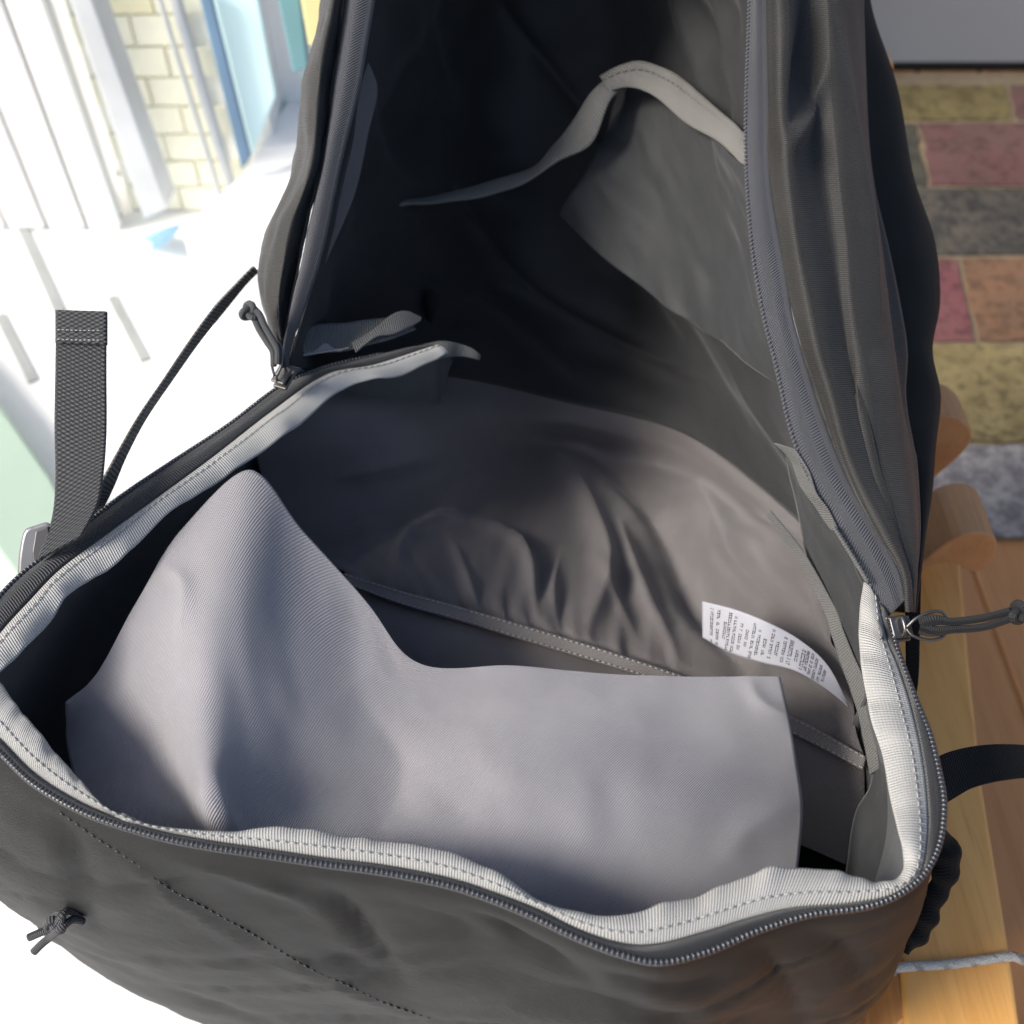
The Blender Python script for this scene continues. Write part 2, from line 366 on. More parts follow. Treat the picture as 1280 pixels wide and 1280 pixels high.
bm_ = MB(); bm_.box((0, 0, 0), (bwid/2-.0022, 0, 0), (0, .004, 0), (0, 0, ch/2-.0018)); proto = None
for r in range(14):
    for c in range(int((bx1-bx0)/bwid)):
        if proto is None: o = proto = bm_.build('brick', M_BRICK, bw, True, 0.0012)
        else: o = proto.copy(); COL.objects.link(o)
        if random.random() < 0.6:
            o.material_slots[0].link = 'OBJECT'; o.material_slots[0].material = M_BRICKS[random.randint(1, 2)]
        o.location = (bx0+bwid*(c+0.5+0.5*(r % 2)*0.9), YB+0.000+random.uniform(-.0012, .0012), ch*(r+0.5))
# posts standing in front of the brick wall (each a thing)
def strip_thing(name, l0, r0, l1, r1, Y, th, mat, label, cat):
    pts = [PY(*p, Y) for p in (l0, r0, r1, l1)]; m = MB(); m.prism(pts, (0, th, 0)); return tag(m.build(name, mat, None, True, 0.003), label, cat)
strip_thing('grey_post', (84, -10), (112, -10), (180, 275), (210, 262), 1.24, .05, M_GREYP, 'broad grey post standing before the pale brick wall', 'post')
strip_thing('slim_pipe', (193, -10), (197, -10), (278, 268), (283, 266), 1.33, .012, M_GREYP, 'thin dark pipe running down the pale brick wall', 'pipe')
strip_thing('grey_batten', (208, -10), (220, -10), (284, 240), (292, 236), 1.32, .02, M_GREYP, 'slim grey batten between the thin pipe and the blue frame', 'batten')
strip_thing('blue_post', (247, -10), (263, -10), (302, 214), (314, 196), 1.25, .008, M_BLUE, 'dark blue window frame post at the upper left', 'post')
strip_thing('cyan_panel', (264, -10), (322, -10), (315, 196), (345, 120), 1.265, .006, M_CYAN, 'pale cyan panel right of the dark blue post', 'panel')
M_TEAL = plain('teal_panel', (0.16, 0.34, 0.38, 1), 0.4, 0, 0.1, 5)
M_YEL = plain('pale_yellow_paint', (0.85, 0.74, 0.36, 1), 0.5, 0, 0.05, 5)
strip_thing('teal_board', (345, -10), (375, -10), (366, 92), (386, 86), 1.22, .02, M_TEAL, 'dark teal board at the top beside the raised bag lid', 'board')
strip_thing('yellow_board', (374, -10), (430, -10), (386, 58), (430, 60), 1.18, .02, M_YEL, 'pale yellow board just behind the raised bag lid', 'board')
# white sill in front of the yard
m = MB(); pts = [PZ(228, 288, .12), PZ(306, 214, .12), PZ(378, 92, .12), PZ(480, 92, .12), PZ(480, 330, .12), PZ(250, 345, .12)]
m.prism(pts, (0, 0, -.12)); 
tag(m.build('white_step', M_WHITE, None, True, .004), 'white low step on the bright floor behind the raised lid', 'step')
fence = empty('board_fence'); tag(fence, 'white upright board fence at the upper left with thin gaps', 'fence')
yf = 1.31; xs_ = [PY(px, 100, yf)[0] for px in (-190, -128, -70, -14, 42, 92)]
for k in range(5):
    slab('board', xs_[k]+.004, xs_[k+1]-.004, yf-.006, yf+.006+random.uniform(-.002, .002), 0.004, 1.1, M_WHITE, fence, .002)
slab('rail', xs_[0], xs_[5], yf+.006, yf+.028, 0.55, 0.61, M_GREYP, fence, .002); slab('backing', xs_[0], xs_[5]-.01, yf+.034, yf+.04, 0.004, 1.05, M_WHITE, fence)
# blue cloth scrap
m = MB(); M_SCRAP = plain('blue_cloth', (0.35, 0.60, 0.90, 1), 0.7, 0, 0.2, 20)
g = loft([[PZ(160, 303, .01), PZ(182, 300, .05), PZ(195, 312, .015)], [PZ(178, 296, .02), PZ(200, 292, .05), PZ(212, 300, .02)], [PZ(192, 288, .01), PZ(214, 283, .04), PZ(228, 282, .01)]], 14, 10)
tag(sheet('cloth_scrap', g, M_SCRAP, None, .002), 'crumpled scrap of blue cloth lying on the bright floor', 'cloth')
# pale green box at the left edge
M_GRN = plain('pale_green_paint', (0.36, 0.47, 0.38, 1), 0.5, 0, 0.04, 6)
gz = 0.04; m = MB(); pts = [PZ(-160, 300, gz), PZ(0, 506, gz), PZ(64, 598, gz), PZ(90, 648, gz), PZ(24, 726, gz), PZ(0, 692, gz), PZ(-160, 470, gz)]
m.prism(pts, (0, 0, -gz)); tag(m.build('green_box', M_GRN, None, True, .004), 'pale green box standing at the left edge beside the bag', 'box')

# ------------------------------------------------------------------ wooden bench on the right
bench = empty('wooden_bench'); tag(bench, 'pine bench with rounded rail ends and white rope tied round its plank', 'bench')
zt = 0.30
pl = [PZ(1126, 1198, zt), PZ(1142, 1420, zt), PZ(1296, 1420, zt), PZ(1266, 1210, zt), PZ(1229, 985, zt), PZ(1211, 820, zt), PZ(1200, 690, zt), PZ(1100, 690, zt), PZ(1105, 900, zt)]
m = MB(); m.prism(pl, (0, 0, -.028)); m.build('plank', M_WOOD, bench, True, .003)
m = MB(); pl2 = [PZ(1118, 1216, zt-.004), PZ(1127, 1275, zt-.004), PZ(1131, 1275, zt-.004), PZ(1124, 1216, zt-.004)]
m.prism(pl2, (0, 0, -.06)); m.build('tenon', M_WOODD, bench, True, .001)
for px, py in ((1170, 760), (1215, 1350)):
    c = PZ(px, py, zt); m = MB(); m.box((c[0], c[1], (zt-.028)/2), (.022, 0, 0), (0, .022, 0), (0, 0, (zt-.028)/2)); m.build('leg', M_WOODD, bench, True, .003)
M_RAIL = wood('tan_rail', (0.40, 0.20, 0.085, 1), (0.50, 0.27, 0.12, 1), 0.45)
def rail(face, back_dy, Y):
    f = arc(np.array([PY(px, py, Y) for px, py in face]), 40, 400); m = MB(); m.prism(f, (0, back_dy, 0)); return m.build('rail', M_RAIL, bench, True, .002)
rail([(1090, 555), (1130, 530), (1165, 521), (1190, 520), (1208, 530), (1216, 545), (1208, 562), (1190, 580), (1166, 600), (1120, 640), (1090, 650), (1088, 600)], 0.035, 0.52)
rail([(1090, 740), (1140, 712), (1158, 698), (1180, 680), (1200, 669), (1225, 665), (1242, 672), (1247, 685), (1240, 702), (1222, 716), (1205, 711), (1185, 704), (1150, 716), (1095, 755)], 0.045, 0.43)
rail([(1070, 74), (1095, 70), (1108, 72), (1116, 80), (1114, 92), (1100, 98), (1070, 100)], 0.08, 1.25)
rope = MB(); q = np.array([PZ(1115, 1214, zt+.002), PZ(1128, 1209, zt+.0035), PZ(1190, 1205, zt+.003), PZ(1262, 1196, zt+.0035), PZ(1275, 1199, zt-.004), PZ(1300, 1206, zt-.03)])
q = arc(q, 120)
for k in range(3):
    tt = np.linspace(0, 1, 120)*2*math.pi*22+k*2.094
    off = np.stack([np.zeros_like(tt), np.cos(tt), np.sin(tt)], 1)*.0013; rope.tube(q+off, .0016, 7)
tag(rope.build('white_rope', M_ROPE), 'white twisted rope tied across the pine plank', 'rope')

# ================================================================== the backpack
bag = empty('backpack'); bag.location = (0, 0, 0)
tag(bag, 'open black backpack with grey lining and its lid raised', 'backpack')

# rim stations: coil C, seam S (outer edge of binding), inner edge of binding B -- from under the lid at left, round the front, to the right slider
RIM = [((480, 442), (545, 431), (560, 447)), ((410, 458), (470, 455), (490, 474)), ((352, 482), (408, 468), (430, 490)), ((285, 532), (340, 514), (362, 545)), ((215, 578), (268, 570), (290, 595)),
       ((150, 622), (197, 622), (215, 645)), ((69, 686), (131, 670), (150, 706)), ((28, 717), (75, 712), (98, 738)), ((-4, 750), (37, 751), (58, 785)), ((-40, 800), (0, 792), (22, 825)),
       ((-66, 860), (-32, 840), (-6, 850)), ((-40, 910), (-30, 890), (2, 852)), ((0, 941), (2, 925), (24, 885)), ((42, 980), (44, 967), (56, 924)), ((105, 1016), (106, 1005), (98, 972)),
       ((181, 1042), (182, 1034), (150, 1022)), ((253, 1058), (254, 1049), (256, 1040)), ((320, 1068), (321, 1059), (322, 1039)), ((400, 1080), (401, 1071), (403, 1040)), ((480, 1091), (481, 1081), (482, 1050)),
       ((560, 1107), (561, 1097), (563, 1067)), ((620, 1127), (622, 1117), (626, 1096)), ((670, 1148), (674, 1137), (682, 1128)), ((720, 1172), (722, 1161), (728, 1143)), ((775, 1193), (776, 1178), (772, 1147)), ((825, 1203), (822, 1179), (822, 1131)),
       ((884, 1190), (880, 1164), (884, 1110)), ((949, 1163), (940, 1146), (949, 1091)), ((1015, 1143), (993, 1134), (1015, 1086)), ((1081, 1134), (1059, 1129), (1068, 1093)), ((1126, 1117), (1120, 1117), (1108, 1101)),
       ((1157, 1090), (1150, 1092), (1128, 1085)), ((1175, 1052), (1160, 1040), (1120, 1042)), ((1180, 1004), (1158, 985), (1110, 995)), ((1173, 961), (1152, 940), (1101, 945)), ((1162, 917), (1144, 902), (1088, 905)), ((1147, 880), (1134, 865), (1079, 860)),
       ((1131, 838), (1121, 828), (1073, 816)), ((1119, 803), (1109, 800), (1072, 775)), ((1112, 775), (1098, 752), (1078, 732))]
def rz(p, dz): return P(p[0], p[1], mouth(*p)+dz)
Cc = np.array([rz(c, 0.0) for c, s, b in RIM]); Ss = np.array([rz(s, 0.001) for c, s, b in RIM]); Bb = np.array([rz(b, 0.003+0.006*max(0, min(1, (9.5-k)/3))) for k, (c, s, b) in enumerate(RIM)])
NR = 420
Cp, Sp, Bp = cr(Cc, NR), cr(Ss, NR), cr(Bb, NR)
UP = np.array((0, 0, 1.0))
tt = np.linspace(0, 1, NR)
# zipper tape strip (slightly arched)
g = np.stack([Cp*(1-a)+Sp*a + UP*0.0016*math.sin(a*math.pi) for a in np.linspace(0, 1, 8)])
tape = sheet('zipper_tape', g, M_TAPE, bag, 0.0009)
# binding with ruffled free edge
Lr = np.concatenate([[0], np.cumsum(np.linalg.norm(np.diff(Sp, axis=0), axis=1))])
ruf = (vnoise(Lr/0.014, Lr*0+0.5, 3)+0.5*vnoise(Lr/0.006, Lr*0+2.5, 4))
rows_ = []
for a in np.linspace(0, 1, 14):
    base = Sp*(1-a)+Bp*a
    rows_.append(base + UP[None]*(0.003*math.sin(a*math.pi*0.8)+0.0) + UP[None]*(ruf[:, None]*0.0042*a**1.5) + (Bp-Sp)*(ruf[:, None]*0.10*a**2))
gb = np.stack(rows_)
bind = sheet('seam_binding', gb, M_BIND, bag, 0.0012)
def stitches(name, path, mat, parent, pitch, length, r, up):
    L = np.concatenate([[0], np.cumsum(np.linalg.norm(np.diff(path, axis=0), axis=1))]); m = MB()
    s = 0.0
    while s+length < L[-1]:
        a = np.array([np.interp(s, L, path[:, k]) for k in range(3)]); b = np.array([np.interp(s+length, L, path[:, k]) for k in range(3)])
        m.tube([a+up*r*0.2, (a+b)/2+up*r*0.9, b+up*r*0.2], r, 5); s += pitch
    return m.build(name, mat, parent, kind='stuff')
stitches('stitching', gb[4]+UP*0.0004, M_THREADW, bind, 0.0034, 0.0024, 0.00028, UP)
# coil: dark core and beads
coil = MB(); path = arc(Cc, 600); coil.tube(path, 0.0012, 8)
core = coil.build('zipper_coil', M_COIL, bag)
pitch = 0.00185; n = int(Lr[-1]/pitch); q = arc(Cc, n)
T = np.gradient(q, axis=0); T /= np.linalg.norm(T, axis=1, keepdims=True)
teeth = MB()
for k in range(2, n):
    view = CAM-q[k]; view /= np.linalg.norm(view); w = np.cross(T[k], view); w /= np.linalg.norm(w); u = np.cross(w, T[k])
    up = (u+UP*0.6); up /= np.linalg.norm(up); w = np.cross(T[k], up); w /= np.linalg.norm(w)
    teeth.ball(q[k]+up*0.0008, (T[k]*0.00062, w*0.00125, up*0.00085), 7, 4)
teeth.build('zipper_teeth', M_TOOTH, core, kind='stuff')

# outer shell: hangs from the rim and bulges on its way down to the floor
cen = Ss.mean(0); cen[1] = 0.33
hinge = [(545, 431, .56), (600, 455, .74), (760, 475, .78), (880, 500, .76), (1010, 570, .64), (1098, 752, .437)]
def shellrow(dz, out, pts):
    r = pts.copy(); d = r-cen; d[:, 2] = 0; d /= np.linalg.norm(d, axis=1, keepdims=True)
    return r + d*out + UP*dz
base = Cp[::2]*0.55+Sp[::2]*0.45
kst = np.linspace(0, len(RIM)-1, len(base)); lbul = np.exp(-((kst-11)/2.6)**2)
prof = [(-0.003, 0.0), (-0.012, 0.003), (-0.035, 0.008), (-0.08, 0.014), (-0.14, 0.017), (-0.22, 0.016), (-0.33, 0.008), (-0.45, -0.004)]
rws = [shellrow(dz, o, base)+ (shellrow(0, 1, base)-base)*(lbul*0.030*math.sin(min(1, -dz/0.09)*math.pi/2)*max(0, 1+dz*2)+np.exp(-((kst-2.5)/3.5)**2)*min(-dz*.45, .048))[:, None] for dz, o in prof]
bot = shellrow(-0.5, -0.02, base); bot[:, 2] = 0.012; rws.append(bot)
b2 = bot.copy(); b2[:] = b2*0.2+np.array((cen[0], cen[1], 0.004))*0.8; b2[:, 2] = 0.004; rws.append(b2)
G = cr(np.stack(rws), 90)
CR_SHELL = [([(405, 1110), (450, 1165), (505, 1230)], 12, 0.0045), ([(400, 1190), (450, 1215), (505, 1230)], 10, 0.0030), ([(590, 1140), (650, 1180), (735, 1232)], 11, 0.0050), ([(740, 1215), (830, 1235), (920, 1215)], 13, 0.0025),
            ([(60, 1010), (95, 1070), (110, 1150)], 16, 0.0040), ([(150, 1060), (220, 1130), (330, 1200)], 7, -0.0016), ([(330, 1200), (420, 1235), (560, 1285)], 7, -0.0016), ([(940, 1170), (980, 1220), (1010, 1290)], 12, 0.0018), ([(1010, 1160), (1060, 1190), (1090, 1250)], 14, 0.0015),
            ([(200, 1232), (270, 1260), (360, 1290)], 6, 0.0030), ([(640, 1250), (760, 1265), (880, 1285)], 22, 0.0050), ([(230, 1075), (350, 1110), (420, 1165)], 10, -0.0025)]
def dis(U, V):
    f = smooth((V-0.004)/0.03)
    return f*(0.0045*fbm(U/0.16+V/0.2, V/0.16-U/0.5, 11, 2)+0.0010*fbm(U/0.025+V/0.04, V/0.03, 13, 3)+0.0011*np.exp(-((V-0.02)/0.012)**2)*vnoise(U/0.007, V/0.03, 17)*1.0+0.0016*(1-np.abs(vnoise(U/0.06+V/0.04, V/0.09-U/0.3, 19)))**9) + creases(G, CR_SHELL)*smooth((V-0.002)/0.01)
G_shell = G
shell = sheet('body_shell', G, M_SHELL, bag, 0.0012, dis)

hp = np.array([P(*h) for h in hinge]); hp[:, 1] += 0.03; hp[1:-1, 1] += 0.05; hp[0] += np.array((-0.01, 0.05, -0.02))
rws = []
for z in (0.62, 0.55, 0.4, 0.2, 0.012):
    r = hp.copy(); r[:, 2] = np.minimum(z, r[:, 2]-(0.005 if z > .6 else 0.03)) if z > .5 else z; rws.append(r)
sheet('back_panel', loft(rws, 80, 40), M_BACK, bag, 0.002)
# inner bowl of dark lining
loop = np.concatenate([Ss, np.array([P(*h) for h in hinge[::-1]])[1:-1]])
loop = np.concatenate([loop, loop[:1]])
lc = np.array(P(640, 690, 0.74))
rws = []
lcen = loop.mean(0)
for a, dz, out in ((0, .003, -.002), (0, .03, .002), (0, .08, .007), (0, .15, .010), (0, .25, .006), (.15, .36, 0), (.6, .44, 0), (.97, .46, 0)):
    r = loop.copy(); d = r-lcen; d[:, 2] = 0; d /= np.linalg.norm(d, axis=1, keepdims=True); fw = smooth((-d[:, 1:2]-0.2)/0.6); r = r+d*(out*(1-fw)-min(dz*0.35, .014)*fw)
    ix = np.arange(len(loop)-1); ix = np.append(np.where(ix > 30, ix-(len(loop)-1), ix), 0); lw = np.exp(-((ix-2.5)/3.5)**2)[:, None]; r = r+d*lw*min(dz*0.36, 0.036)
    zb = np.minimum(loop[:, 2], 0.56)-dz; r[:, 2] = zb
    c = lcen.copy(); r[:, :2] = r[:, :2]*(1-a)+c[:2]*a; rws.append(r)
G = loft(rws, 260, 60)
sx, sy = proj(np.array([v.co[:] for v in shell.data.vertices])[:G_shell.shape[0]*G_shell.shape[1]])
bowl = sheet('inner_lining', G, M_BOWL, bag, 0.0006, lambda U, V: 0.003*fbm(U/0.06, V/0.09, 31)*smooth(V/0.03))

# ---- lid
LID = [[(362, 457, .515), (430, 470, .56), (560, 470, .62), (700, 500, .69), (850, 540, .66), (985, 640, .545), (1104, 772, .437)],
       [(378, 402, .512), (450, 390, .59), (580, 380, .70), (700, 400, .73), (830, 430, .69), (930, 475, .57), (990, 540, .485)],
       [(406, 300, .51), (480, 280, .6), (590, 270, .69), (700, 280, .71), (810, 300, .68), (895, 325, .59), (946, 340, .505)],
       [(434, 180, .51), (505, 160, .6), (600, 150, .68), (700, 150, .70), (800, 150, .67), (880, 160, .59), (935, 190, .515)],
       [(458, 60, .51), (520, 40, .6), (610, 20, .66), (700, 15, .68), (800, 20, .65), (880, 40, .58), (934, 70, .52)],
       [(472, -40, .51), (540, -90, .58), (620, -130, .63), (700, -140, .64), (790, -130, .62), (870, -90, .57), (938, -40, .52)],
       [(490, -120, .50), (560, -200, .54), (630, -250, .56), (710, -265, .57), (790, -250, .56), (860, -200, .54), (930, -120, .51)],
       [(500, -150, .49), (570, -240, .48), (640, -300, .46), (710, -320, .455), (780, -300, .46), (850, -240, .48), (925, -150, .495)]]
G = loft([PR(r) for r in LID], 150, 150)
def lidd(U, V):
    f = smooth(U/0.05)*smooth((U.max()-U)/0.05)*smooth(V/0.06)
    return f*(0.010*fbm(U/0.11+V/0.16, V/0.09-U/0.2, 41, 3) + 0.006*((1-np.abs(vnoise(U/0.07+V/0.07, V/0.12, 45)))**5))
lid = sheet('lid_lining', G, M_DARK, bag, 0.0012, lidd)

# right lid zipper tape and right lid shell
TR = [(936, -90, 957, -90), (936, 0, 957, 0), (932, 125, 960, 125), (932, 203, 962, 219), (936, 272, 971, 281), (942, 328, 983, 344), (955, 400, 992, 400), (971, 462, 1014, 478), (983, 519, 1036, 541),
      (996, 562, 1052, 580), (1014, 603, 1067, 612), (1047, 660, 1099, 666), (1080, 719, 1124, 712), (1108, 772, 1132, 750)]
def dlid(y): return np.interp(y, [-150, 0, 200, 400, 550, 660, 780], [.515, .512, .50, .483, .465, .45, .432])
tl = np.array([P(a, b, dlid(b)) for a, b, c, d in TR]); tr_ = np.array([P(c, d, dlid(d)-.004) for a, b, c, d in TR])
mid = np.array([P((a+c)/2, (b+d)/2, dlid((b+d)/2)-.0035) for a, b, c, d in TR])
ltape = sheet('lid_zipper_tape', loft([tl, mid, tr_], 200, 12), M_TAPEL, bag, 0.001)
m = MB(); q = arc(tl, 170)
for k in range(len(q)-1):
    t = q[k+1]-q[k]; t /= np.linalg.norm(t); v = CAM-q[k]; v /= np.linalg.norm(v); w = np.cross(t, v)
    m.ball(q[k]+v*0.0005+w*0.0, (t*0.0009, w*0.0011, v*0.0007), 6, 4)
m.build('lid_zipper_teeth', M_TAPEL, ltape, kind='stuff')
# stations along the lid: (y, [x at folds...]) -> ridge and valley lines of the fabric
RS = [(-90, [957, 975, 1000, 1030, 1045, 1060, 1082, 1090]), (0, [957, 978, 1005, 1036, 1048, 1064, 1084, 1088]), (109, [960, 985, 1012, 1040, 1056, 1075, 1095, 1122]), (219, [962, 992, 1024, 1050, 1066, 1086, 1108, 1142]),
      (300, [974, 1000, 1035, 1060, 1078, 1098, 1120, 1168]), (375, [987, 1014, 1045, 1066, 1088, 1108, 1130, 1175]), (437, [1003, 1026, 1054, 1075, 1096, 1118, 1137, 1166]), (494, [1022, 1042, 1066, 1086, 1106, 1124, 1138, 1176]), (560, [1044, 1058, 1078, 1094, 1112, 1128, 1142, 1170]),
      (612, [1067, 1078, 1092, 1106, 1122, 1136, 1146, 1166]), (666, [1099, 1106, 1116, 1126, 1136, 1144, 1150, 1158]), (715, [1125, 1130, 1134, 1138, 1142, 1146, 1149, 1152]), (765, [1133, 1135, 1137, 1139, 1141, 1143, 1144, 1146])]
DD = [.0, -.009, .008, .005, .010, .022, .046, .085]
fold = np.array([[P(x, y, dlid(y)-.004+DD[k]*np.interp(y, [-90, 500, 765], [1, .8, .25])) for y, xs in RS] for k, _ in enumerate(DD)]) if False else \
       np.array([[P(xs[k], y, dlid(y)-.004+DD[k]*np.interp(y, [-90, 500, 765], [1, .8, .25])) for y, xs in RS] for k in range(8)])
G = loft(fold[:7], 160, 80)
sheet('lid_side_panel', G, M_SHELL2, bag, 0.001, lambda U, V: 0.0018*fbm(U/0.12, V/0.035, 51, 2)*smooth(V/0.01)+creases(G, [([(985, -80), (978, 100), (985, 240)], 14, .004), ([(1010, 0), (1000, 90), (985, 170)], 11, -.005), ([(1035, 80), (1010, 150), (985, 190)], 10, .005), ([(1046, 0), (1062, 150), (1085, 300), (1095, 420)], 12, .007), ([(1085, 0), (1105, 200), (1130, 450), (1140, 560)], 8, -.006), ([(1075, 440), (1080, 560), (1120, 690)], 14, .005)]))
ext = np.array([P(xs[7]-30, y, dlid(y)+.16) for y, xs in RS])
G = loft(np.concatenate([fold[4:5]+(fold[7:8]-fold[4:5])*0.2+np.array((0, .030, -.018)), fold[6:7]+np.array((0, .016, -.010)), fold[7:8], ext[None]]), 160, 40)
sheet('lid_back_panel', G, M_BACK, bag, 0.001)

# left lid shell and tape
LS = [(-90, [410, 424, 440, 443, 480]), (0, [401, 416, 428, 431, 469]), (60, [390, 404, 419, 423, 459]), (112, [379, 397, 412, 416, 450]), (206, [367, 388, 398, 402, 427]), (281, [334, 362, 382, 386, 412]), (330, [322, 352, 372, 376, 400]), (366, [324, 347, 364, 367, 388]), (401, [334, 348, 358, 360, 376]), (435, [348, 352, 354, 355, 364]), (460, [354, 355, 356, 357, 361])]
def dl(y): return np.interp(y, [-90, 200, 480], [.50, .505, .515])
DL = [.04, -.004, .016, .004, .0]
f5 = np.array([[P(xs[k], y, dl(y)+DL[k]*np.interp(y, [-90, 380, 470], [1, .7, .1])) for y, xs in LS] for k in range(5)])
back = np.array([P(xs[0]+25, y, dl(y)+.14) for y, xs in LS])
sheet('lid_side_panel', loft(np.concatenate([back[None], f5[:4]]), 120, 60), M_SHELL2, bag, 0.001, lambda U, V: 0.002*fbm(U/0.04, V/0.02, 55))
sheet('lid_zipper_tape', loft([f5[3], f5[3]*.5+f5[4]*.5+np.array((-.001, -.002, .004)), f5[4]], 160, 10), M_TAPEL, bag, 0.001)
# pale strip of lining inside the left lid edge
e1 = PR([(452, 66, .512), (448, 120, .512), (428, 190, .514), (410, 270, .516), (392, 345, .518)]); e2 = PR([(457, 70, .515), (472, 112, .524), (460, 169, .526), (443, 244, .526), (404, 336, .522)])
sheet('lid_facing', loft([e1, e2], 60, 10), M_GREY, bag, 0.0008)

# pocket panel inside lid, and grosgrain arcs
pk = [PR([(700, 268, 0.650), (752, 318, 0.638), (815, 368, 0.613), (880, 415, 0.578), (930, 450, 0.533), (975, 482, 0.493)]),
      PR([(725, 225, 0.638), (775, 255, 0.628), (835, 295, 0.603), (890, 330, 0.563), (930, 360, 0.518), (960, 390, 0.496)]),
      PR([(755, 170, 0.633), (800, 185, 0.623), (845, 210, 0.598), (890, 240, 0.558), (925, 265, 0.518), (945, 290, 0.500)]),
      PR([(775, 105, 0.633), (812, 108, 0.620), (848, 128, 0.593), (885, 160, 0.558), (915, 190, 0.523), (940, 215, 0.501)])]
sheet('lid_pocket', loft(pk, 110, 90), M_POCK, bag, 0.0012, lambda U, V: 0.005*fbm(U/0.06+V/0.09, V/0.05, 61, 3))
a1 = PR([(468, 257, 0.600), (541, 244, 0.625), (602, 230, 0.630), (662, 209, 0.630), (691, 183, 0.625), (719, 145, 0.615), (745, 110, 0.610), (768, 84, 0.618)]); a2 = PR([(469, 261, 0.600), (552, 252, 0.620), (602, 246, 0.622), (650, 229, 0.620), (700, 200, 0.615), (740, 178, 0.610), (764, 124, 0.605), (790, 104, 0.615)])
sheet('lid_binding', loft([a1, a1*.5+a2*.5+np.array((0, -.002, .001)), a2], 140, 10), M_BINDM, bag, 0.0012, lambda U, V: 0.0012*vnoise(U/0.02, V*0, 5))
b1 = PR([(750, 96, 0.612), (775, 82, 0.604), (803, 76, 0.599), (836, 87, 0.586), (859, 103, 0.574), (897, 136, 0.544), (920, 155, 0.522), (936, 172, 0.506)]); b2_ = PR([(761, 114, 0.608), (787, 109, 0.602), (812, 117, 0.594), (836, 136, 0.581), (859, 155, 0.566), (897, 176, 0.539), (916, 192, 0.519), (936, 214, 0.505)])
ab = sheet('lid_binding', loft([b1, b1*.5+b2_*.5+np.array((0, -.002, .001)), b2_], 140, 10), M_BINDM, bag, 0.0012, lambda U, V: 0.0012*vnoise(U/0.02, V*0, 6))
qq = cr(b1*.72+b2_*.28, 100); vv = (CAM-qq.mean(0)); vv /= np.linalg.norm(vv)
stitches('stitching', qq+vv*0.0028, M_THREAD, ab, 0.0045, 0.003, 0.0003, vv)

# ribbons hanging in the left inside corner
def ribbon(name, e1, e2, mat, n=80, amp=0.0015, seed=0, par=None):
    return sheet(name, loft([PR(e1), PR(e2)], n, 10), mat, par or bag, 0.001, lambda U, V: amp*vnoise(U/0.012, V*0+seed, seed))
ribbon('loop_ribbon', [(375, 412, .53), (400, 405, .535), (440, 402, .54), (480, 398, .545), (505, 395, .55)], [(372, 440, .525), (405, 440, .53), (440, 436, .535), (485, 425, .54), (520, 412, .55)], M_BINDG, seed=1)
ribbon('loop_ribbon', [(440, 428, .53), (465, 412, .535), (490, 392, .54), (510, 388, .545), (528, 396, .55)], [(445, 440, .528), (470, 420, .533), (495, 416, .538), (515, 408, .545), (528, 400, .55)], M_BINDG, seed=2)
sheet('lining_corner', loft([PR([(380, 402, .535), (372, 430, .53), (368, 446, .525)]), PR([(410, 430, .533), (425, 438, .53), (436, 434, .53)])], 30, 12), M_SLEEVE, bag, 0.0008)
ribbon('seam_ribbon', [(500, 437, .545), (540, 428, .555), (570, 428, .56), (588, 434, .565), (600, 444, .57)], [(505, 464, .543), (540, 452, .553), (565, 446, .558), (582, 446, .564), (598, 450, .57)], M_BINDG, seed=3)

# ---- back lining: gathered fabric above the elastic band
bk = [PR([(362, 458, .516), (430, 470.5, .561), (560, 470.5, .621), (700, 500.5, .691), (850, 540.5, .661), (985, 640.5, .546), (1035, 700, .515), (1058, 730, .505)]),
      PR([(340, 512, .53), (430, 508, .55), (560, 508, .605), (700, 528, .69), (850, 562, .665), (965, 645, .567), (1020, 705, .522), (1050, 750, .507)]),
      PR([(320, 560, .54), (430, 550, .56), (560, 550, .605), (700, 560, .71), (830, 590, .67), (940, 650, .585), (1005, 715, .525), (1040, 775, .505)]),
      PR([(345, 640, .56), (450, 610, .58), (560, 600, .61), (690, 605, .67), (800, 635, .64), (900, 675, .59), (980, 735, .535), (1040, 812, .49)]),
      PR([(385, 695, .565), (470, 668, .578), (560, 665, .588), (680, 678, .612), (780, 706, .598), (880, 745, .567), (970, 795, .526), (1056, 854, .482)]),
      PR([(430, 716, .555), (500, 720, .552), (570, 730, .55), (670, 760, .548), (770, 795, .54), (870, 825, .527), (970, 868, .507), (1070, 915, .477)]),
      PR([(445, 730, .545), (510, 748, .545), (580, 768, .542), (680, 800, .538), (780, 831, .53), (880, 865, .52), (980, 908, .505), (1085, 958, .475)])]
G = loft(bk, 260, 120)
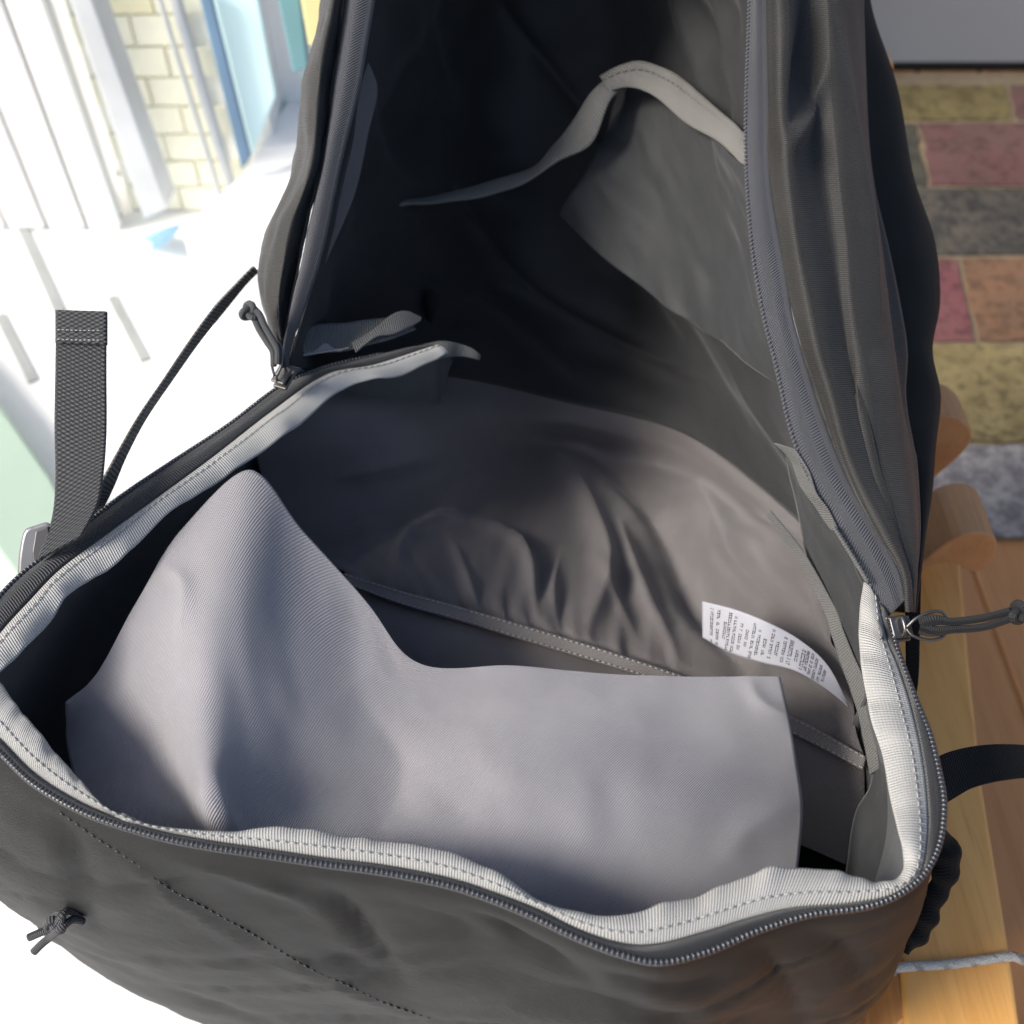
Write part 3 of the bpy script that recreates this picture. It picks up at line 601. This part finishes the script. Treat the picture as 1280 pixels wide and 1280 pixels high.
def gather(U, V):
    h = V.max()-V; f = np.exp(-h/0.03)
    top = smooth(V/0.05); w = 0.0020*f*(np.sin(2*math.pi*(U/0.034+1.4*vnoise(U/0.07, h/0.12, 71)))+0.6*vnoise(U/0.008, h/0.06, 72))
    big = creases(G, [([(500, 735), (498, 700), (520, 665), (560, 650), (600, 655)], 7, .008), ([(590, 650), (650, 690), (672, 775)], 7, .009), ([(560, 670), (580, 720), (600, 765)], 6, .004), ([(800, 800), (760, 740), (740, 700)], 6, .004), ([(700, 790), (690, 740), (700, 690)], 5, .003), ([(690, 560), (740, 640), (760, 720), (735, 790)], 15, .013), ([(770, 640), (800, 730), (850, 830)], 9, .008),
        ([(700, 530), (800, 620), (850, 720), (900, 790)], 15, -.012), ([(870, 600), (920, 690), (990, 770)], 24, .010), ([(620, 560), (590, 600), (500, 690)], 18, .006), ([(420, 600), (480, 580), (560, 560)], 16, .005), ([(400, 680), (450, 660), (500, 655)], 14, .005), ([(830, 690), (870, 760), (950, 850)], 14, -.006)])
    return w+(big+0.003*fbm(U/0.07, V/0.07, 75)*smooth(h/0.04))*top
lin = sheet('back_lining', G, M_GREY, bag, 0.0008, gather)
# pocket behind the band
pp = [PR([(430, 728, .548), (560, 768, .541), (700, 808, .534), (880, 866, .520), (1080, 955, .478)]), PR([(440, 790, .535), (560, 825, .530), (700, 862, .523), (880, 925, .510), (1078, 1015, .472)]), PR([(450, 880, .53), (560, 920, .52), (700, 960, .51), (880, 1010, .50), (1060, 1080, .462)])]
sheet('back_pocket', loft(pp, 90, 50), M_GREY, bag, 0.0008, lambda U, V: 0.004*fbm(U/0.06, V/0.06, 77))
e1 = [(430, 716, .540), (500, 738, .538), (570, 757, .535), (680, 789, .530), (780, 820, .522), (880, 854, .513), (985, 893, .499), (1082, 945, .470)]; e2 = [(436, 731, .537), (500, 755, .535), (570, 775, .532), (680, 808, .527), (780, 838, .519), (880, 873, .510), (990, 918, .496), (1078, 962, .468)]
eb = sheet('elastic_band', loft([PR(e1), PR(e2)], 200, 8), M_ELAST, bag, 0.0018)
for f in (0.12, 0.88):
    qq = cr(PR(e1)*(1-f)+PR(e2)*f, 200); v = CAM-qq.mean(0); v /= np.linalg.norm(v)
    stitches('stitching', qq+v*0.0007, M_THREADW, eb, 0.003, 0.002, 0.0003, v)

# right hand vertical binding and right lining patch
r1 = [(955, 640, .515), (990, 690, .505), (1018, 740, .495), (1042, 800, .483), (1064, 870, .47), (1078, 930, .462), (1086, 968, .458)]; r2 = [(963, 638, .513), (1004, 690, .502), (1034, 742, .49), (1056, 792, .478), (1078, 850, .464), (1094, 910, .456), (1098, 960, .452)]
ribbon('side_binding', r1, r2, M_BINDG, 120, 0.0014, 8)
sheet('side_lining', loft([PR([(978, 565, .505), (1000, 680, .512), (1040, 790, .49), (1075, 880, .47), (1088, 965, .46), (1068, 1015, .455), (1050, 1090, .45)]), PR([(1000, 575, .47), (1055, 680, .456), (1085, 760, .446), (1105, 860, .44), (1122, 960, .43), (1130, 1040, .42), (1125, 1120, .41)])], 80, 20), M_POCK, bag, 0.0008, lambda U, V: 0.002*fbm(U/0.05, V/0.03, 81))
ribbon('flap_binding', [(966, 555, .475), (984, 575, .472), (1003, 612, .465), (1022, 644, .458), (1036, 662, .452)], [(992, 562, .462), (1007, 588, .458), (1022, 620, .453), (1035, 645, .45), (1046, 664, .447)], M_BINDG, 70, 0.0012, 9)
m = MB(); m.tube(arc(PR([(1042, 658, .446), (1062, 690, .441), (1085, 728, .434)]), 30), 0.0009, 7); m.build('flap_piping', M_BINDG, bag)

# care label
lb1 = [(877, 751, .500), (920, 762, .490), (960, 778, .482), (1000, 800, .478), (1035, 832, .476), (1062, 884, .474)]; lb2 = [(877, 797, .500), (905, 813, .492), (945, 826, .484), (990, 836, .478), (1025, 856, .476), (1058, 884, .474)]
lb2 = [(878, 797, .500), (912, 816, .492), (950, 828, .484), (992, 838, .478), (1028, 858, .475), (1060, 882, .473)]
GL = loft([PR(lb1), PR(lb2)], 90, 24)
lab = sheet('care_label', GL, M_LABEL, bag, 0.0004)
NL = facing(GL)
def lp(u, v):
    i = u*(GL.shape[1]-1); j = v*(GL.shape[0]-1); i0, j0 = min(int(i), GL.shape[1]-2), min(int(j), GL.shape[0]-2); fi, fj = i-i0, j-j0
    return (GL[j0, i0]*(1-fi)+GL[j0, i0+1]*fi)*(1-fj)+(GL[j0+1, i0]*(1-fi)+GL[j0+1, i0+1]*fi)*fj + NL[j0, i0]*0.00025
ink = MB(); R = random.Random(3)
lines = [(.055, .12, .95), (.095, .12, .95), (.14, .35, .75), (.165, .1, .95), (.20, .15, .95), (.24, .25, .85), (.28, .35, .8), (.32, .15, .95), (.355, .25, .85), (.395, .4, .8), (.435, .1, .9), (.47, .35, .7), (.51, .15, .85), (.545, .15, .9), (.59, .35, .7), (.625, .2, .85), (.655, .15, .85), (.685, .12, .9), (.715, .12, .95), (.75, .25, .9), (.78, .3, .8)]
for li, (u, v0, v1) in enumerate(lines):
    v = v0; wu = 0.017 if li not in (13, 15) else 0.024
    while v < v1:
        h = R.choice((.032, .04, .05)); 
        if R.random() < 0.86:
            for a, b, c, d in R.choice((((0, 1, 0, .3), (0, 1, .7, 1)), ((0, .25, 0, 1), (.75, 1, 0, 1)), ((0, 1, 0, .3), (0, .25, 0, 1)), ((0, 1, .35, .65), (.75, 1, 0, 1)), ((0, .25, 0, 1), (0, 1, .35, .65), (.7, 1, 0, 1)))):
                Q = [lp(u+wu*a, v+h*c), lp(u+wu*b, v+h*c), lp(u+wu*b, v+h*d), lp(u+wu*a, v+h*d)]; ink.add(Q, [(0, 1, 2, 3)])
        v += h*1.25
ink.build('label_print', M_INK, lab, True, kind='stuff')

# ---- divider sleeve, the big lilac grey flap in front
top = [(86, 880, .436), (122, 838, .445), (165, 755, .458), (222, 658, .472), (312, 583, .484), (382, 665, .477), (458, 755, .468), (524, 830, .455), (640, 833, .452), (760, 842, .450), (870, 846, .449), (974, 846, .449)]
r2 = [(82, 925, .440), (150, 890, .438), (195, 820, .434), (245, 770, .430), (300, 760, .432), (375, 800, .443), (450, 850, .449), (530, 890, .446), (640, 900, .440), (760, 905, .437), (875, 915, .437), (988, 915, .444)]
r3 = [(95, 980, .430), (190, 960, .422), (225, 930, .411), (262, 915, .406), (310, 920, .415), (385, 940, .427), (460, 965, .430), (545, 975, .424), (650, 980, .412), (765, 990, .411), (880, 995, .417), (1003, 985, .434)]
r4 = [(140, 1035, .416), (235, 1030, .404), (252, 1020, .396), (266, 1012, .390), (308, 1015, .402), (385, 1030, .414), (460, 1045, .411), (550, 1060, .400), (655, 1080, .395), (770, 1090, .398), (885, 1085, .406), (1000, 1062, .424)]
r5 = [(175, 1095, .408), (265, 1105, .40), (285, 1105, .396), (310, 1110, .396), (350, 1115, .397), (420, 1125, .398), (490, 1140, .397), (570, 1160, .394), (660, 1190, .392), (770, 1215, .394), (880, 1195, .402), (990, 1130, .415)]
G = loft([PR(r) for r in (top, r2, r3, r4, r5)], 240, 160)
sl_obj = sheet('divider_sleeve', G, M_SLEEVE, bag, 0.002, lambda U, V: 0.0025*fbm(U/0.08, V/0.08, 91, 2)+0.0007*fbm(U/0.022, V/0.03, 93, 2)+creases(G, [([(300, 1045), (275, 1015), (262, 960)], 12, .003), ([(900, 1080), (940, 1030), (1000, 1000)], 30, .003), ([(930, 850), (950, 880), (985, 895)], 10, .003), ([(440, 860), (500, 950), (470, 1040)], 30, -.004), ([(200, 700), (230, 730), (225, 790)], 10, .002)]))

# front panel seam stitching
SV = np.array([v.co[:] for v in shell.data.vertices])[:G_shell.shape[0]*G_shell.shape[1]]
SF = (SV-CAM)[:, 1]*_c-(SV-CAM)[:, 2]*_s
SN = gnormals(SV.reshape(G_shell.shape)).reshape(-1, 3); SN = np.where(np.sum(SN*(CAM-SV), 1, keepdims=True) < 0, -SN, SN)
def on_shell(px, py):
    dd = (sx-px)**2+(sy-py)**2; near = dd < max(64, dd.min()*1.5+1); k = np.argmin(np.where(near, SF*1e4+dd*0.15, 1e9)); return SV[k], SN[k]
def shell_path(line, n=140):
    q = cr(np.array(line, float), n); ps = [on_shell(*p) for p in q]; a = np.array([p[0]+p[1]*0.0011 for p in ps]); b = a.copy()
    for _ in range(60): b[1:-1] = (b[:-2]+2*b[1:-1]+b[2:])/4
    return b, np.mean([p[1] for p in ps], 0)
for line in [[(80, 1019), (122, 1050), (169, 1078), (211, 1111), (262, 1137), (312, 1164), (371, 1200), (422, 1225), (485, 1255), (540, 1274)]]:
    b, nn = shell_path(line); nn /= np.linalg.norm(nn); stitches('stitching', arc(b, 400), M_COIL, shell, .0036, .0022, .0004, nn)
# ---- zipper sliders with pulls
def slider(c, t, up, s=1.0):
    c = np.asarray(c); t = t/np.linalg.norm(t); up = up-t*np.dot(up, t); up /= np.linalg.norm(up); w = np.cross(t, up)
    m = MB(); m.box(c, t*0.0055*s, w*0.0042*s, up*0.0009*s); m.box(c+up*0.0034*s, t*0.0045*s, w*0.0042*s, up*0.0008*s); m.box(c+up*0.0017*s, t*0.0016*s, w*0.001*s, up*0.002*s)
    o = m.build('zipper_slider', M_METAL, bag, True, 0.0006)
    br = MB(); br.tube(arc(np.array([c-t*.004*s+up*.0036*s, c-t*.003*s+up*.0066*s, c+t*.002*s+up*.0066*s, c+t*.004*s+up*.0036*s]), 14), .0008*s, 7); br.build('bridge', M_METAL, o)
    return o
def knot(c, r, cr_, ax1, ax2, ax3):
    t = np.linspace(0, 2*math.pi, 90); q = np.stack([np.sin(t)+2*np.sin(2*t), np.cos(t)-2*np.cos(2*t), -1.3*np.sin(3*t)], 1)/3
    return c+(q[:, :1]*ax1+q[:, 1:2]*ax2+q[:, 2:]*ax3)*r
# right
sr = slider(P(1122, 786, .428), P(1119, 803, .427)-P(1112, 775, .43), UP)
ring = MB(); ring.tube(arc(PR([(1133, 784, .421), (1147, 772, .42), (1170, 764, .42), (1182, 770, .42), (1183, 786, .42), (1177, 797, .42), (1160, 800, .42), (1142, 795, .42), (1133, 786, .421)]), 60), 0.0007, 8)
ring.build('pull_tab', M_METAL, sr)
m = MB()
m.tube(arc(PR([(1150, 780, .420), (1168, 775, .418), (1190, 777, .418), (1225, 773, .417), (1262, 764, .416)]), 50), np.interp(np.linspace(0, 1, 50), [0, .3, 1], [.0030, .0017, .0016]), 10)
m.tube(arc(PR([(1150, 784, .420), (1168, 789, .418), (1190, 787, .418), (1228, 784, .417), (1264, 773, .416)]), 50), np.interp(np.linspace(0, 1, 50), [0, .3, 1], [.0030, .0017, .0016]), 10)
ax = (P(1280, 762, .416)-P(1262, 768, .416)); ax /= np.linalg.norm(ax); v = CAM-P(1270, 768, .416); v /= np.linalg.norm(v); w = np.cross(ax, v)
m.tube(knot(P(1276, 766, .415), .0042, 0, ax, w, v), .0017, 8, False)
m.build('pull_cord', M_CORDB, sr)
# left
sL = slider(P(356, 474, .508), P(340, 492, .51)-P(362, 455, .515), UP+np.array((-.3, -.2, 0)))
m = MB(); m.tube(arc(PR([(343, 470, .500), (340, 455, .498), (343, 436, .497), (348, 428, .497), (352, 436, .497), (352, 455, .498), (346, 470, .5)]), 40), .0007, 8); m.build('pull_tab', M_METAL, sL)
m = MB()
m.tube(arc(PR([(342, 458, .498), (341, 440, .496), (334, 428, .496), (324, 412, .497), (317, 396, .498), (312, 388, .5)]), 40), .0016, 9)
m.tube(arc(PR([(347, 455, .496), (347, 438, .494), (340, 424, .494), (331, 408, .495), (325, 394, .496), (318, 386, .498)]), 40), .0016, 9)
ax = P(312, 380, .5)-P(325, 402, .5); ax /= np.linalg.norm(ax); v = CAM-P(312, 388, .5); v /= np.linalg.norm(v); w = np.cross(ax, v)
m.tube(knot(P(312, 390, .498), .0042, 0, ax, w, v), .0016, 8, False); m.build('pull_cord', M_CORD, sL)

# ---- straps and buckles
el = [(70, 388, .475), (69, 460, .468), (68, 530, .462), (69, 600, .455), (64, 650, .45), (46, 700, .445)]; er = [(132, 390, .475), (132, 470, .468), (132, 540, .462), (128, 590, .455), (121, 630, .45), (100, 670, .445)]
ws = sheet('webbing_strap', loft([PR(el), PR(er)], 120, 24), M_WEB, bag, 0.0014)
hem = sheet('strap_hem', loft([PR([(69, 387, .473), (69, 408, .471), (69, 428, .469)]), PR([(133, 389, .473), (133, 410, .471), (133, 430, .469)])], 16, 16), M_WEB, ws, 0.0016)
v = CAM-P(100, 420, .47); v /= np.linalg.norm(v)
for yy in (412, 424): stitches('hem_stitching', arc(PR([(72, yy, .4695), (100, yy+1, .4695), (130, yy+1, .4695)]), 60), M_THREADW, ws, .002, .0014, .00025, v)
t1 = [(318, 333, .55), (300, 352, .545), (270, 384, .53), (240, 425, .52), (205, 478, .505), (175, 522, .495), (150, 565, .485), (130, 600, .477), (95, 650, .465), (50, 695, .455)]
t2 = [(324, 340, .555), (308, 356, .552), (282, 388, .54), (250, 428, .53), (213, 480, .515), (182, 526, .505), (158, 572, .495), (142, 610, .487), (125, 640, .472), (80, 690, .458)]
sheet('side_strap', loft([PR(t1), PR(t2)], 200, 10), M_CORDWEB, bag, 0.0014)
m = MB(); ol = [(22, 716), (24, 690), (30, 664), (44, 657), (62, 653), (64, 668), (56, 690), (44, 716), (30, 735)]
bo = np.array([P(x, y, .455) for x, y in ol]); v = CAM-bo.mean(0); v /= np.linalg.norm(v)
m.prism(arc(np.concatenate([bo, bo[:1]]), 40)[:-1], v*0.006); M_BUCK = plain('pale_grey_plastic', (0.13, 0.135, 0.145, 1), 0.25)
bu = m.build('buckle', M_BUCK, bag, True, 0.0014)
m = MB(); ol = [(44, 664), (60, 658), (62, 668), (54, 688), (42, 708), (40, 690)]; m.prism(np.array([P(x, y, .455) for x, y in ol])+v*0.0055, v*0.002); m.build('buckle_bar', M_PLASTIC, bu, True, 0.0006)
# right straps
sheet('side_strap', loft([PR([(1132, 700, .47), (1133, 790, .475), (1133, 850, .48), (1128, 900, .48)]), PR([(1152, 700, .47), (1150, 790, .475), (1148, 850, .48), (1140, 900, .48)])], 40, 8), M_STRAP, bag, 0.0014)
sheet('strap_loop', loft([PR([(1150, 962, .43), (1182, 942, .44), (1215, 933, .448), (1255, 930, .452), (1300, 934, .455), (1350, 950, .46)]), PR([(1150, 1020, .42), (1184, 1003, .43), (1218, 984, .438), (1258, 974, .442), (1300, 972, .445), (1350, 990, .45)])], 100, 20), M_STRAP, bag, 0.0015)
q = arc(PR([(1168, 1036, .425), (1180, 1054, .43), (1184, 1076, .432), (1176, 1106, .436), (1160, 1138, .44), (1148, 1166, .443), (1132, 1190, .446)]), 60)
tq = np.linspace(0, 1, 60); rr = np.interp(tq, [0, .12, .25, .42, .55, .7, .85, 1], [.002, .0045, .0058, .0050, .0040, .0052, .0045, .0015])+0.0006*np.sin(tq*38)
m = MB(); m.tube(q, rr, 14); m.build('gathered_strap', M_STRAP, bag)
# cord knot at lower left
m = MB(); dK = .43
m.tube(arc(PR([(100, 1146, dK+.004), (86, 1138, dK), (76, 1146, dK-.004), (66, 1160, dK), (52, 1165, dK), (36, 1172, dK)]), 40), .0017, 9)
m.tube(arc(PR([(104, 1152, dK+.004), (90, 1150, dK), (74, 1162, dK-.004), (62, 1172, dK), (52, 1180, dK), (42, 1190, dK)]), 40), .0017, 9)
v = CAM-P(70, 1155, dK); v /= np.linalg.norm(v); ax = P(60, 1170, dK)-P(90, 1145, dK); ax /= np.linalg.norm(ax); w = np.cross(ax, v)
m.tube(knot(P(70, 1154, dK-.002), .0042, 0, ax, w, v), .0017, 8, False); m.build('cord_knot', M_CORD, bag)
